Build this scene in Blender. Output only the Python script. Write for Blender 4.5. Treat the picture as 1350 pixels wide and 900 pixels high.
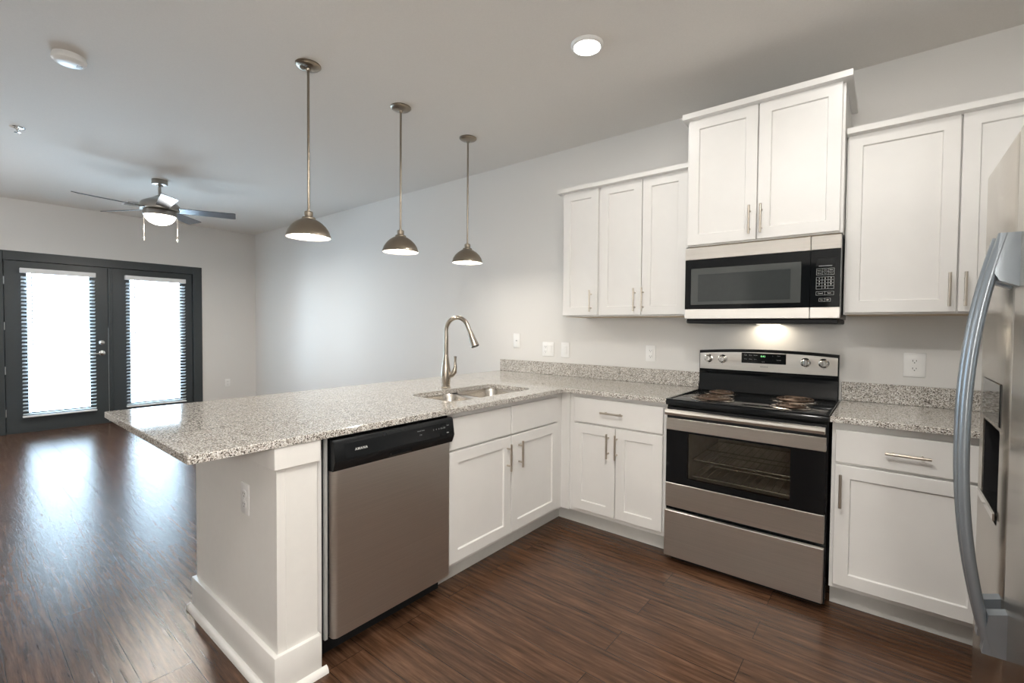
import bpy, bmesh, math, random
from mathutils import Vector, Matrix
random.seed(7)
for o in list(bpy.data.objects): bpy.data.objects.remove(o, do_unlink=True)
S = bpy.context.scene
COL = S.collection
PI = math.pi

# ------------------------------------------------------------------ camera
cd = bpy.data.cameras.new('camera'); cam = bpy.data.objects.new('camera', cd); COL.objects.link(cam)
yaw, pitch, roll = [math.radians(a) for a in (38.1926, -1.4439, 0.4948)]
fw = Vector((-math.sin(yaw)*math.cos(pitch), math.cos(yaw)*math.cos(pitch), math.sin(pitch)))
ri = Vector((math.cos(yaw), math.sin(yaw), 0)); up = ri.cross(fw)
ri2 = math.cos(roll)*ri + math.sin(roll)*up; up2 = -math.sin(roll)*ri + math.cos(roll)*up
M = Matrix((ri2, up2, -fw)).transposed().to_4x4(); M.translation = Vector((1.6373, -3.1756, 1.3106))
cam.matrix_world = M
cd.sensor_fit = 'HORIZONTAL'; cd.sensor_width = 36.0; cd.lens = 36.0*607.17/1350.0
cd.shift_x = -15.85/1350.0; cd.shift_y = -3.92/1350.0
cd.clip_start = 0.02; cd.clip_end = 200
S.camera = cam

# ------------------------------------------------------------------ light and exposure
vs = S.view_settings
vs.view_transform = 'Standard'; vs.look = 'None'; vs.exposure = 0.40; vs.gamma = 1.0; vs.use_curve_mapping = False
W = bpy.data.worlds.new('world'); S.world = W; W.use_nodes = True
W.node_tree.nodes['Background'].inputs[0].default_value = (0.62, 0.82, 1.0, 1)
W.node_tree.nodes['Background'].inputs[1].default_value = 22.0

def area_lamp(name, loc, power, size, color=(1, .93, .84), shape='DISK', rot=(0, 0, 0), size_y=None, spread=None):
    l = bpy.data.lights.new(name, 'AREA'); l.shape = shape; l.size = size; l.energy = power; l.color = color
    if size_y: l.size_y = size_y
    if spread: l.spread = spread
    o = bpy.data.objects.new(name, l); o.location = loc; o.rotation_euler = rot; COL.objects.link(o); return o
WARM = (1, .972, .925)
# ceiling lights of the room (the one in view has its fixture below; these hang outside the frame)
area_lamp('ceiling_lamp_light', (1.45, -1.05, 2.735), 3.2, .15, WARM)
area_lamp('ceiling_lamp_light', (0.95, -2.35, 2.735), 12, .15, WARM)
area_lamp('ceiling_lamp_light', (1.45, -2.75, 2.735), 23, .15, WARM)
area_lamp('ceiling_lamp_light', (-1.8, -4.0, 2.735), 2.5, .15, WARM)
def point_lamp(name, loc, power, radius, color):
    l = bpy.data.lights.new(name, 'POINT'); l.energy = power; l.shadow_soft_size = radius; l.color = color
    o = bpy.data.objects.new(name, l); o.location = loc; COL.objects.link(o); return o
# added fill lights, unseen: one in the living room, one behind the camera
point_lamp('fill_light', (-4.7, -3.95, 1.9), 22, .14, (.92, .96, 1))
point_lamp('fill_light', (2.1, -4.3, 1.6), 50, .14, (1, .972, .925))
# daylight portals in the two glazed doors (they only guide the sampling of the sky)
for yc in (-2.25, -1.30):
    p = area_lamp('door_portal', (-6.47, yc, 1.075), 1, .58, (1, 1, 1), 'RECTANGLE', (0, -PI/2, 0), 1.68)
    p.data.shape = 'RECTANGLE'; p.data.size = 1.68; p.data.size_y = .58
    p.data.cycles.is_portal = True

# ------------------------------------------------------------------ materials
def nodes(name):
    m = bpy.data.materials.new(name); m.use_nodes = True
    nt = m.node_tree; b = nt.nodes['Principled BSDF']; return m, nt, b
def setb(b, col=None, rough=None, metal=None, spec=None, coat=None, **k):
    if col is not None: b.inputs['Base Color'].default_value = (*col, 1)
    if rough is not None: b.inputs['Roughness'].default_value = rough
    if metal is not None: b.inputs['Metallic'].default_value = metal
    if spec is not None: b.inputs['Specular IOR Level'].default_value = spec
    if coat is not None: b.inputs['Coat Weight'].default_value = coat
def N(nt, t, **k):
    n = nt.nodes.new(t)
    for a, v in k.items(): setattr(n, a, v)
    return n
def mapped(nt, scale=(1, 1, 1), coord='Object'):
    tc = N(nt, 'ShaderNodeTexCoord'); mp = N(nt, 'ShaderNodeMapping'); mp.inputs['Scale'].default_value = scale
    nt.links.new(tc.outputs[coord], mp.inputs['Vector']); return mp.outputs['Vector']
def ramp(nt, fac, stops, interp='LINEAR'):
    r = N(nt, 'ShaderNodeValToRGB'); r.color_ramp.interpolation = interp
    while len(r.color_ramp.elements) < len(stops): r.color_ramp.elements.new(.5)
    for e, (p, c) in zip(r.color_ramp.elements, stops): e.position = p; e.color = (*c, 1)
    nt.links.new(fac, r.inputs['Fac']); return r.outputs['Color']
def bump(nt, b, height, strength, dist=.001):
    n = N(nt, 'ShaderNodeBump'); n.inputs['Strength'].default_value = strength; n.inputs['Distance'].default_value = dist
    nt.links.new(height, n.inputs['Height']); nt.links.new(n.outputs['Normal'], b.inputs['Normal'])
def noise(nt, vec, scale, detail=3, rough=.5):
    n = N(nt, 'ShaderNodeTexNoise'); n.inputs['Scale'].default_value = scale; n.inputs['Detail'].default_value = detail
    n.inputs['Roughness'].default_value = rough; nt.links.new(vec, n.inputs['Vector']); return n.outputs['Fac']
def plain(name, col, rough=.5, metal=0., spec=.5, var=.03, nscale=30, bstr=0., coat=None):
    """solid colour with a slight procedural mottling"""
    m, nt, b = nodes(name); setb(b, col, rough, metal, spec, coat)
    v = mapped(nt); f = noise(nt, v, nscale)
    lo = tuple(max(0, c*(1-var)) for c in col); hi = tuple(min(1, c*(1+var)) for c in col)
    nt.links.new(ramp(nt, f, [(.3, lo), (.7, hi)]), b.inputs['Base Color'])
    if bstr: bump(nt, b, f, bstr)
    return m
def brushed(name, col, rough=.3, aniso=.8, rot=0., metal=1.0, grain=(2, 2, 500)):
    m, nt, b = nodes(name); setb(b, col, rough, metal)
    b.inputs['Anisotropic'].default_value = aniso; b.inputs['Anisotropic Rotation'].default_value = rot
    t = N(nt, 'ShaderNodeTangent', direction_type='RADIAL', axis='Z'); nt.links.new(t.outputs[0], b.inputs['Tangent'])
    f = noise(nt, mapped(nt, grain), 1.0, 2)
    nt.links.new(ramp(nt, f, [(.3, tuple(c*.93 for c in col)), (.7, tuple(min(1, c*1.05) for c in col))]), b.inputs['Base Color'])
    return m
def emit(name, col, s):
    m, nt, b = nodes(name); setb(b, col, .4)
    b.inputs['Emission Color'].default_value = (*col, 1); b.inputs['Emission Strength'].default_value = s; return m

def slat_material():
    m, nt, b = nodes('white_blind_slat'); setb(b, (.82, .83, .84), .5)
    f = noise(nt, mapped(nt), 40); nt.links.new(ramp(nt, f, [(.3, (.81, .82, .83)), (.7, (.84, .85, .86))]), b.inputs['Base Color'])
    t = N(nt, 'ShaderNodeBsdfTranslucent'); t.inputs[0].default_value = (.85, .87, .88, 1)
    mx = N(nt, 'ShaderNodeMixShader'); mx.inputs[0].default_value = .66
    nt.links.new(b.outputs[0], mx.inputs[1]); nt.links.new(t.outputs[0], mx.inputs[2])
    nt.links.new(mx.outputs[0], nt.nodes['Material Output'].inputs[0]); return m
MT = {}
MT['wall'] = plain('wall_paint', (.73, .715, .69), .55, var=.012, nscale=220, bstr=.05)
MT['ceiling'] = plain('ceiling_paint', (.76, .725, .68), .8, var=.02, nscale=160, bstr=.12)
MT['trimwhite'] = plain('white_trim_paint', (.80, .78, .745), .38, var=.01)
MT['cab'] = plain('white_cabinet_paint', (.77, .755, .73), .33, var=.01, nscale=12)
MT['cabin'] = plain('cabinet_underside', (.55, .43, .29), .6, var=.08, nscale=20)
MT['toe'] = plain('toe_kick_paint', (.66, .65, .62), .5, var=.02)
MT['steel'] = brushed('brushed_stainless', (.70, .66, .61), .44, .95, metal=.96)
MT['steel_fridge'] = brushed('stainless_refrigerator', (.60, .565, .515), .24, .6)
MT['nickel'] = brushed('brushed_nickel', (.45, .40, .34), .24, .55)
MT['pendantmetal'] = brushed('aged_brushed_nickel', (.34, .295, .24), .30, .85)
MT['nickelhandle'] = plain('satin_nickel_bar', (.56, .50, .43), .32, 1.0, var=.02)
MT['chrome'] = plain('bright_chrome', (.75, .74, .72), .12, 1.0, var=.02)
MT['sink'] = brushed('sink_stainless', (.62, .58, .53), .25, .5)
MT['handlegrey'] = plain('grey_metal_handle', (.27, .30, .33), .30, .7, var=.02)
MT['black'] = plain('black_enamel', (.010, .011, .012), .10, 0, .32, var=.05)
MT['blackplastic'] = plain('black_plastic', (.010, .011, .012), .25, 0, .35, var=.05)
MT['blackmatte'] = plain('black_matte', (.010, .010, .011), .6, 0, .3, var=.05)
MT['blackglass'] = plain('black_glass', (.006, .007, .008), .04, 0, .32, var=.02)
MT['microwindow'] = plain('microwave_window', (.075, .08, .078), .06, 0, .6, var=.02)
MT['microinner'] = plain('microwave_window_screen', (.045, .05, .05), .07, 0, .6, var=.03)
MT['coil'] = plain('burner_coil', (.10, .065, .045), .35, .6, var=.15, nscale=80)
MT['pan'] = plain('drip_pan_chrome', (.62, .57, .52), .18, 1.0, var=.05)
MT['oven'] = plain('oven_enamel', (.5, .47, .42), .35, 0, var=.15)
MT['rack'] = plain('oven_rack_chrome', (.72, .70, .66), .2, 1.0)
MT['darkdoor'] = plain('dark_grey_door_paint', (.036, .044, .048), .38, 0, .5, var=.04)
MT['blind'] = plain('white_blind', (.80, .81, .82), .45, var=.01)
MT['slat'] = slat_material()
MT['white'] = plain('white_plastic', (.86, .855, .84), .3, var=.01)
MT['slot'] = plain('dark_slot', (.02, .02, .02), .5)
MT['grey'] = plain('grey_plastic', (.35, .35, .34), .45)
MT['blade'] = plain('fan_blade_silver', (.15, .16, .18), .27, .5, var=.03)
MT['fanmetal'] = brushed('fan_nickel', (.36, .34, .31), .34, .3)
MT['shadein'] = plain('white_shade_inside', (.88, .86, .82), .5)
MT['bulb'] = emit('glowing_bulb', (1, .94, .84), 22)
MT['lens'] = emit('lamp_lens', (1, .97, .92), 8)
MT['bowl'] = emit('fan_glass_bowl', (1, .93, .84), 5)
MT['led'] = emit('clock_digits', (.30, .9, .35), 1.0)
MT['print'] = plain('printed_white', (.62, .62, .60), .5)
MT['printdim'] = plain('printed_grey', (.28, .29, .29), .5)
MT['logodark'] = plain('printed_dark', (.06, .055, .05), .5)
MT['alum'] = plain('aluminium_strip', (.6, .6, .6), .35, .8)
MT['cord'] = plain('cord_white', (.7, .7, .7), .6)
MT['pull'] = plain('chain_bead_metal', (.62, .58, .52), .35, .9)

def make_granite():
    m, nt, b = nodes('speckled_quartz'); setb(b, (.6, .57, .53), .10, 0, .5)
    v = mapped(nt)
    vo = N(nt, 'ShaderNodeTexVoronoi'); vo.inputs['Scale'].default_value = 310; nt.links.new(v, vo.inputs['Vector'])
    sep = N(nt, 'ShaderNodeSeparateColor'); nt.links.new(vo.outputs['Color'], sep.inputs[0])
    c = ramp(nt, sep.outputs[0], [(0, (.07, .06, .05)), (.13, (.22, .19, .165)), (.30, (.42, .385, .34)), (.54, (.61, .58, .53)), (.80, (.76, .745, .71))], 'CONSTANT')
    nt.links.new(c, b.inputs['Base Color'])
    f = noise(nt, v, 60); 
    r = N(nt, 'ShaderNodeMapRange'); r.inputs['To Min'].default_value = .045; r.inputs['To Max'].default_value = .09
    nt.links.new(f, r.inputs['Value']); nt.links.new(r.outputs[0], b.inputs['Roughness'])
    return m
MT['granite'] = make_granite()

def make_floor():
    m, nt, b = nodes('dark_wood_planks'); setb(b, (.08, .045, .03), .3, 0, .45)
    v = mapped(nt)
    br = N(nt, 'ShaderNodeTexBrick'); br.offset = .37; br.offset_frequency = 2; br.squash = 1
    br.inputs['Scale'].default_value = 1; br.inputs['Brick Width'].default_value = 1.22; br.inputs['Row Height'].default_value = .152
    br.inputs['Mortar Size'].default_value = .0012; br.inputs['Mortar Smooth'].default_value = .1; br.inputs['Bias'].default_value = 0
    br.inputs['Color1'].default_value = (0, 0, 0, 1); br.inputs['Color2'].default_value = (1, 1, 1, 1); br.inputs['Mortar'].default_value = (.5, .5, .5, 1)
    nt.links.new(v, br.inputs['Vector'])
    # grain: stretched along x and shifted per plank
    sh = N(nt, 'ShaderNodeVectorMath', operation='MULTIPLY_ADD'); sh.inputs[1].default_value = (9, 5, 0)
    nt.links.new(br.outputs['Color'], sh.inputs[0])
    mp = mapped(nt, (1.6, 22, 1)); nt.links.new(mp, sh.inputs[2])
    g1 = noise(nt, sh.outputs[0], 2.2, 6, .62)
    g2 = noise(nt, sh.outputs[0], 9.0, 4, .6)
    c1 = ramp(nt, g1, [(.28, (.034, .016, .009)), (.50, (.090, .045, .025)), (.74, (.172, .092, .053))])
    c2 = ramp(nt, g2, [(.35, (.84, .82, .80)), (.65, (1.0, 1.0, 1.0))])
    mul = N(nt, 'ShaderNodeMix', data_type='RGBA', blend_type='MULTIPLY'); mul.inputs[0].default_value = 1
    nt.links.new(c1, mul.inputs[6]); nt.links.new(c2, mul.inputs[7])
    pv = ramp(nt, br.outputs['Color'], [(0, (.86, .85, .85)), (1, (1.10, 1.08, 1.05))])
    mul2 = N(nt, 'ShaderNodeMix', data_type='RGBA', blend_type='MULTIPLY'); mul2.inputs[0].default_value = 1
    nt.links.new(mul.outputs[2], mul2.inputs[6]); nt.links.new(pv, mul2.inputs[7])
    seam = N(nt, 'ShaderNodeMix', data_type='RGBA'); nt.links.new(br.outputs['Fac'], seam.inputs[0])
    nt.links.new(mul2.outputs[2], seam.inputs[6]); seam.inputs[7].default_value = (.02, .012, .008, 1)
    nt.links.new(seam.outputs[2], b.inputs['Base Color'])
    rr = N(nt, 'ShaderNodeMapRange'); rr.inputs['To Min'].default_value = .18; rr.inputs['To Max'].default_value = .30
    nt.links.new(g2, rr.inputs['Value']); nt.links.new(rr.outputs[0], b.inputs['Roughness'])
    add = N(nt, 'ShaderNodeMath', operation='MULTIPLY_ADD'); add.inputs[1].default_value = -1.5
    nt.links.new(br.outputs['Fac'], add.inputs[0]); nt.links.new(g2, add.inputs[2])
    scr = noise(nt, mapped(nt, (5, 20, 1)), 1.5, 5, .6)      # hand-scraped surface
    ad2 = N(nt, 'ShaderNodeMath', operation='MULTIPLY_ADD'); ad2.inputs[1].default_value = 1.6
    nt.links.new(scr, ad2.inputs[0]); nt.links.new(add.outputs[0], ad2.inputs[2])
    bump(nt, b, ad2.outputs[0], .30, .0018)
    return m
MT['floor'] = make_floor()

def thin_glass(name, tint, refl):
    m, nt, b = nodes(name); nt.nodes.remove(b); out = nt.nodes['Material Output']
    t = N(nt, 'ShaderNodeBsdfTransparent'); t.inputs[0].default_value = (*tint, 1)
    g = N(nt, 'ShaderNodeBsdfGlossy'); g.inputs['Roughness'].default_value = .03; g.inputs[0].default_value = (1, 1, 1, 1)
    lw = N(nt, 'ShaderNodeFresnel'); lw.inputs['IOR'].default_value = refl
    mx = N(nt, 'ShaderNodeMixShader'); nt.links.new(lw.outputs[0], mx.inputs[0])
    nt.links.new(t.outputs[0], mx.inputs[1]); nt.links.new(g.outputs[0], mx.inputs[2]); nt.links.new(mx.outputs[0], out.inputs[0])
    return m
MT['pane'] = thin_glass('window_pane', (.97, .98, .98), 1.45)
MT['ovenglass'] = thin_glass('tinted_oven_glass', (.80, .79, .76), 1.4)
MT['smokeglass'] = thin_glass('smoked_panel', (.30, .30, .30), 1.6)

# ------------------------------------------------------------------ geometry helpers
class B:
    def __init__(s): s.bm = bmesh.new()
    def box(s, x0, x1, y0, y1, z0, z1, bev=0., seg=1, rot=None):
        M = Matrix.Translation(((x0+x1)/2, (y0+y1)/2, (z0+z1)/2)) @ Matrix.Diagonal((abs(x1-x0), abs(y1-y0), abs(z1-z0), 1))
        r = bmesh.ops.create_cube(s.bm, size=1, matrix=M); vs_ = r['verts']
        if bev > 0:
            es = list({e for v in vs_ for e in v.link_edges})
            bmesh.ops.bevel(s.bm, geom=es, offset=bev, segments=seg, affect='EDGES', profile=.5, clamp_overlap=True)
        return s
    def ring(s, pts):
        return [s.bm.verts.new(p) for p in pts]
    def bridge(s, a, b, closed=True):
        n = len(a)
        for i in range(n if closed else n-1):
            j = (i+1) % n
            try: s.bm.faces.new((a[i], a[j], b[j], b[i]))
            except ValueError: pass
    def cap(s, r, flip=False):
        try: s.bm.faces.new(list(reversed(r)) if flip else r)
        except ValueError: pass
    def lathe(s, prof, c=(0, 0, 0), seg=32, axis='Z', cap0=True, cap1=True):
        c = Vector(c); rings = []
        def P(r, h, a):
            u, v = r*math.cos(a), r*math.sin(a)
            return c + (Vector((u, v, h)) if axis == 'Z' else Vector((u, h, v)) if axis == 'Y' else Vector((h, u, v)))
        for r, h in prof:
            rings.append(s.ring([P(max(r, 1e-5), h, 2*PI*i/seg) for i in range(seg)]))
        for a, b in zip(rings, rings[1:]): s.bridge(a, b)
        if cap0: s.cap(rings[0], True)
        if cap1: s.cap(rings[-1])
        return s
    def cyl(s, p0, p1, r, seg=16, r2=None):
        return s.tube([p0, p1], [r, r if r2 is None else r2], seg)
    def tube(s, pts, rad, seg=16, flat=None, caps=True, ref=None):
        pts = [Vector(p) for p in pts]
        if not isinstance(rad, (list, tuple)): rad = [rad]*len(pts)
        rings = []; 
        d0 = (pts[1]-pts[0]).normalized(); ref = Vector(ref) if ref else (Vector((0, 0, 1)) if abs(d0.z) < .9 else Vector((1, 0, 0)))
        for i, p in enumerate(pts):
            d = (pts[min(i+1, len(pts)-1)] - pts[max(i-1, 0)]).normalized()
            u = ref - d*ref.dot(d); u.normalize(); v = d.cross(u); ref = u
            fu, fv = flat if flat else (1, 1)
            rings.append(s.ring([p + rad[i]*(fu*math.cos(2*PI*k/seg)*u + fv*math.sin(2*PI*k/seg)*v) for k in range(seg)]))
        for a, b in zip(rings, rings[1:]): s.bridge(a, b)
        if caps: s.cap(rings[0], True); s.cap(rings[-1])
        return s
    def prism(s, poly, axis, a, b):
        """poly of 2D points extruded along axis from a to b"""
        def P(q, h):
            return (h, q[0], q[1]) if axis == 'X' else (q[0], h, q[1]) if axis == 'Y' else (q[0], q[1], h)
        r0 = s.ring([P(q, a) for q in poly]); r1 = s.ring([P(q, b) for q in poly])
        s.bridge(r0, r1); s.cap(r0, True); s.cap(r1); return s
    def shaker(s, x0, x1, z0, z1, yf, t=.020, stile=.058, rec=.009):
        """framed door with a recessed flat panel; front faces -y at y=yf"""
        def R(ix, y): return s.ring([(x0+ix, y, z0+ix), (x1-ix, y, z0+ix), (x1-ix, y, z1-ix), (x0+ix, y, z1-ix)])
        rs = [R(0, yf+t), R(0, yf+.002), R(.002, yf), R(stile, yf), R(stile+.004, yf+rec)]
        for a, b in zip(rs, rs[1:]): s.bridge(a, b)
        s.cap(rs[0], True); s.cap(rs[-1]); return s
    def pull(s, x, z, yf, L=.152, horiz=False, r=.006, off=.032, cc=.096):
        d = Vector((1, 0, 0)) if horiz else Vector((0, 0, 1)); c = Vector((x, yf-off, z))
        s.cyl(c-d*L/2, c+d*L/2, r, 14)
        for k in (-1, 1):
            q = c + d*k*cc/2; s.cyl((q.x, yf+.0, q.z), (q.x, yf-off, q.z), r*.8, 12)
        return s
    def grid_wall(s): return s
def link(name, bm, mat, parent=None, loc=None):
    bmesh.ops.recalc_face_normals(bm, faces=bm.faces)
    for f in bm.faces: f.smooth = True
    for e in bm.edges: e.smooth = len(e.link_faces) == 2 and e.calc_face_angle(0) < math.radians(31)
    me = bpy.data.meshes.new(name); bm.to_mesh(me); bm.free()
    me.materials.append(MT[mat] if isinstance(mat, str) else mat)
    o = bpy.data.objects.new(name, me); COL.objects.link(o)
    if parent: o.parent = parent
    if loc: o.location = loc
    return o
def part(name, b, mat, parent, label=None):
    o = link(name, b.bm, mat, parent)
    if label: o['label'] = label
    return o
def thing(name, label, cat, loc=(0, 0, 0), rz=0, group=None):
    o = bpy.data.objects.new(name, None); o.empty_display_size = .1; COL.objects.link(o)
    o.location = loc; o.rotation_euler = (0, 0, rz); o['label'] = label; o['category'] = cat
    if group: o['group'] = group
    return o
def struct(name, b, mat, label=None):
    o = link(name, b.bm, mat); o['kind'] = 'structure'
    if label: o['label'] = label
    return o
def copy_thing(root, loc, label):
    r = root.copy(); COL.objects.link(r); r.location = loc; r['label'] = label
    for ch in root.children:
        c = ch.copy(); COL.objects.link(c); c.parent = r
        for g in ch.children:
            d = g.copy(); COL.objects.link(d); d.parent = c
    return r
def text_part(name, s, size, M, mat, parent, extrude=.0004, spacing=1.0, bold=0.):
    cu = bpy.data.curves.new(name, 'FONT'); cu.body = s; cu.size = size; cu.extrude = extrude; cu.align_x = 'CENTER'; cu.align_y = 'CENTER'
    cu.space_character = spacing; cu.offset = bold
    t = bpy.data.objects.new(name+'_curve', cu); COL.objects.link(t)
    dg = bpy.context.evaluated_depsgraph_get(); dg.update()
    me = bpy.data.meshes.new_from_object(t.evaluated_get(dg)); me.transform(M); me.name = name
    bpy.data.objects.remove(t, do_unlink=True); bpy.data.curves.remove(cu)
    me.materials.clear(); me.materials.append(MT[mat])
    o = bpy.data.objects.new(name, me); COL.objects.link(o); o.parent = parent; return o
def face_y(x, y, z):   # text plane facing -y, reading along +x
    return Matrix.Translation((x, y, z)) @ Matrix.Rotation(PI/2, 4, 'X')

# ------------------------------------------------------------------ the room
XF, XR, YB, ZC = -6.39, 2.66, -4.6, 2.753
struct('floor', B().box(XF-.2, XR+.15, -7.6, .15, -.1, 0), 'floor')
struct('ceiling', B().box(XF-.2, XR+.15, -7.6, .15, ZC, ZC+.1), 'ceiling')
struct('wall_back', B().box(XF-.2, XR+.15, 0, .15, 0, ZC), 'wall')
DL, DR, DT = -2.822, -.747, 2.146
struct('wall_left', B().box(XF-.17, XF, YB, DL+.02, 0, ZC).box(XF-.17, XF, DR-.02, 0, 0, ZC).box(XF-.17, XF, DL+.02, DR-.02, DT-.02, ZC), 'wall')
struct('wall_right', B().box(XR, XR+.15, -7.6, 0, 0, ZC), 'wall')
struct('wall_front', B().box(XF-.17, .05, YB-.12, YB, 0, ZC).box(.05, 1.05, YB-.12, YB, 2.15, ZC).box(1.05, XR, YB-.12, YB, 0, ZC)
       .box(-.07, .05, -7.6, YB-.12, 0, ZC).box(-.07, XR, -7.6, -7.48, 0, ZC), 'wall')
bb = B()
for x0, x1, y0, y1 in ((XF, XF+.014, DR, -.0), (XF, -1.0, -.014, 0), (XF, XF+.014, YB, DL)):
    bb.box(x0, x1, y0, y1, 0, .13, .003)
struct('baseboard_left', bb, 'trimwhite')

# french doors: casing, two leaves, blinds
c = B()
for y0, y1, z0, z1 in ((DL, DL+.112, 0, DT), (DR-.112, DR, 0, DT), (DL+.112, DR-.112, DT-.108, DT)):
    c.box(XF-.17, XF+.016, y0, y1, z0, z1, .003)
c.box(XF-.17, XF-.012, DL+.112, DR-.112, 0, .0225)
c.box(XF-.09, XF-.053, DL+.112, DR-.112, 2.015, DT-.108).box(XF-.09, XF-.053, DL+.112, DL+.135, .018, 2.015).box(XF-.09, XF-.053, DR-.135, DR-.112, .018, 2.015)
c.box(XF-.09, XF-.053, -1.815, -1.76, .018, 2.015)
struct('trim_1', c, 'darkdoor')
def door_leaf(idx, y0, y1, gy0, gy1):
    gz0, gz1 = .235, 1.915
    x0, x1 = XF-.052, XF-.008
    b = B().box(x0, x1, y0, gy0, .022, 2.034).box(x0, x1, gy1, y1, .022, 2.034).box(x0, x1, gy0, gy1, .022, gz0).box(x0, x1, gy0, gy1, gz1, 2.034)
    d = struct('door_%d' % idx, b, 'darkdoor')
    f = B()
    for a0, a1, c0, c1 in ((gy0-.022, gy0+.006, gz0-.022, gz1+.022), (gy1-.006, gy1+.022, gz0-.022, gz1+.022), (gy0+.006, gy1-.006, gz0-.022, gz0+.006), (gy0+.006, gy1-.006, gz1-.006, gz1+.022)):
        f.box(x1-.002, x1+.008, a0, a1, c0, c1, .003)
    part('lite_frame', f, 'darkdoor', d)
    part('glass_pane', B().box(XF-.033, XF-.028, gy0-.004, gy1+.004, gz0-.004, gz1+.004), 'pane', d)
    return d
d1 = door_leaf(1, -2.703, -1.800, -2.527, -1.975)
d2 = door_leaf(2, -1.772, -.866, -1.578, -1.014)
# astragal, thin bright strip on its lower part, hinges and hardware
part('astragal', B().box(XF-.03, XF+.004, -1.797, -1.752, .022, 2.034, .004).box(XF+.003, XF+.010, -1.775, -1.757, .022, 2.034, .003), 'darkdoor', d2)
part('meeting_strip', B().box(XF-.03, XF-.004, -1.7995, -1.7972, .022, 1.25), 'alum', d1, 'thin bright metal strip along the meeting edge')
for z in (.25, .75, 1.27, 1.80):
    part('hinge', B().cyl((XF+.001, -2.706, z-.045), (XF+.001, -2.706, z+.045), .006, 10), 'alum', d1, 'small silver hinge')
X1 = XF-.008
part('deadbolt', B().lathe([(.030, 0), (.031, .006), (.024, .014), (.014, .016), (.013, .026), (.010, .028)], (X1, -1.862, 1.060), 24, 'X'), 'chrome', d1, 'round chrome deadbolt')
lv = B().lathe([(.032, 0), (.033, .006), (.024, .013), (.012, .016), (.011, .045), (.012, .055)], (X1, -1.862, .925), 24, 'X')
lv.tube([(X1+.05, -1.862, .925), (X1+.052, -1.885, .922), (X1+.05, -1.925, .917), (X1+.046, -1.962, .913)], [.011, .010, .008, .007], 12)
part('door_lever', lv, 'chrome', d1, 'chrome lever handle')

def blind(y0, y1, label):
    zt, zb = 1.952, .186; xc = XF+.035
    t = thing('window_blind', label, 'blind', (XF, (y0+y1)/2, zb), group='blinds on the two glazed doors')
    h = (y1-y0)/2; xc = .036
    part('headrail', B().box(.002, .062, -h-.004, h+.004, zt-zb-.058, zt-zb, .003), 'blind', t)
    part('bottom_rail', B().box(xc-.026, xc+.026, -h, h, 0, .020, .004), 'blind', t)
    s = B(); n = 38; pitch = (zt-zb-.075-.03)/n
    a = math.radians(24)
    for i in range(n):
        z = .038 + pitch*i; m = []
        dx, dz = .025*math.cos(a), .025*math.sin(a); 
        p0 = Vector((xc-dx, 0, z-dz)); p1 = Vector((xc+dx, 0, z+dz)); nv = Vector((-math.sin(a), 0, math.cos(a)))*.0014
        s.prism([(p0.x-nv.x, p0.z-nv.z), (p1.x-nv.x, p1.z-nv.z), (p1.x+nv.x, p1.z+nv.z), (p0.x+nv.x, p0.z+nv.z)], 'Y', -h+.004, h-.004)
    part('slats', s, 'slat', t)
    for yy in (-h*.62, 0, h*.62):
        for xx in (xc-.026, xc+.026): part('ladder_cord', B().cyl((xx, yy, .012), (xx, yy, zt-zb-.05), .0011, 6), 'cord', t)
    part('tilt_wand', B().cyl((.070, -h+.09, zt-zb-.05), (.070, -h+.09, .82), .004, 8).cyl((.062, -h+.09, zt-zb-.045), (.072, -h+.09, zt-zb-.05), .003, 6), 'cord', t)
    for yy, zz in ((h-.075, .76), (h-.063, .74)):
        lc = part('lift_cord', B().cyl((.068, yy, zt-zb-.05), (.068, yy, zz), .0012, 6), 'cord', t)
        part('cord_tassel', B().lathe([(.002, .03), (.007, .012), (.007, 0)], (.068, yy, zz-.03), 10), 'cord', lc)
    return t
blind(-2.577, -1.926, 'white slatted blind on the left glazed door, beside the lever handle')
blind(-1.628, -.962, 'white slatted blind on the right glazed door, behind the counter tip')

# ------------------------------------------------------------------ cabinets (local frame: width along x, front towards -y, wall at y=0)
T = .020
def base_cabinet(name, label, cat, loc, rz, w, depth, fronts, open_top=False, toe=(0, 0)):
    """depth: to the door faces. fronts: list of ('door'|'drawer'|'false', x0, x1, z0, z1, handle)"""
    t = thing(name, label, cat, loc, rz)
    yb = -depth+T
    b = B()
    if open_top:      # hollow box for the sink
        b.box(0, w, yb, yb+.018, .108, .886).box(0, .016, yb+.018, -.004, .108, .886).box(w-.016, w, yb+.018, -.004, .108, .886)
        b.box(.016, w-.016, -.020, -.004, .108, .886).box(.016, w-.016, yb+.018, -.020, .108, .126)
    else: b.box(0, w, yb, -.004, .108, .886, .001)
    part('carcass', b, 'cab', t)
    part('toe_kick', B().box(toe[0], w+toe[1], -depth+.093, -depth+.110, 0, .112), 'toe', t)
    for kind, x0, x1, z0, z1, h in fronts: front(t, kind, x0, x1, z0, z1, -depth, h)
    return t
def front(t, kind, x0, x1, z0, z1, yf, h):
    if kind == 'door':
        d = part('door', B().shaker(x0, x1, z0, z1, yf, T-.0006), 'cab', t)
    else:
        d = part({'drawer': 'drawer', 'false': 'false_drawer_front'}[kind], B().box(x0, x1, yf, yf+T-.0006, z0, z1, .002), 'cab', t)
    if h:
        hx, hz, hor = h
        part('handle', B().pull(hx, hz, yf, .152, hor), 'nickelhandle', d)
    return d
XD = -.030      # door faces of the peninsula (x)
YD = -.625      # door faces of the wall run (y)
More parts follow.
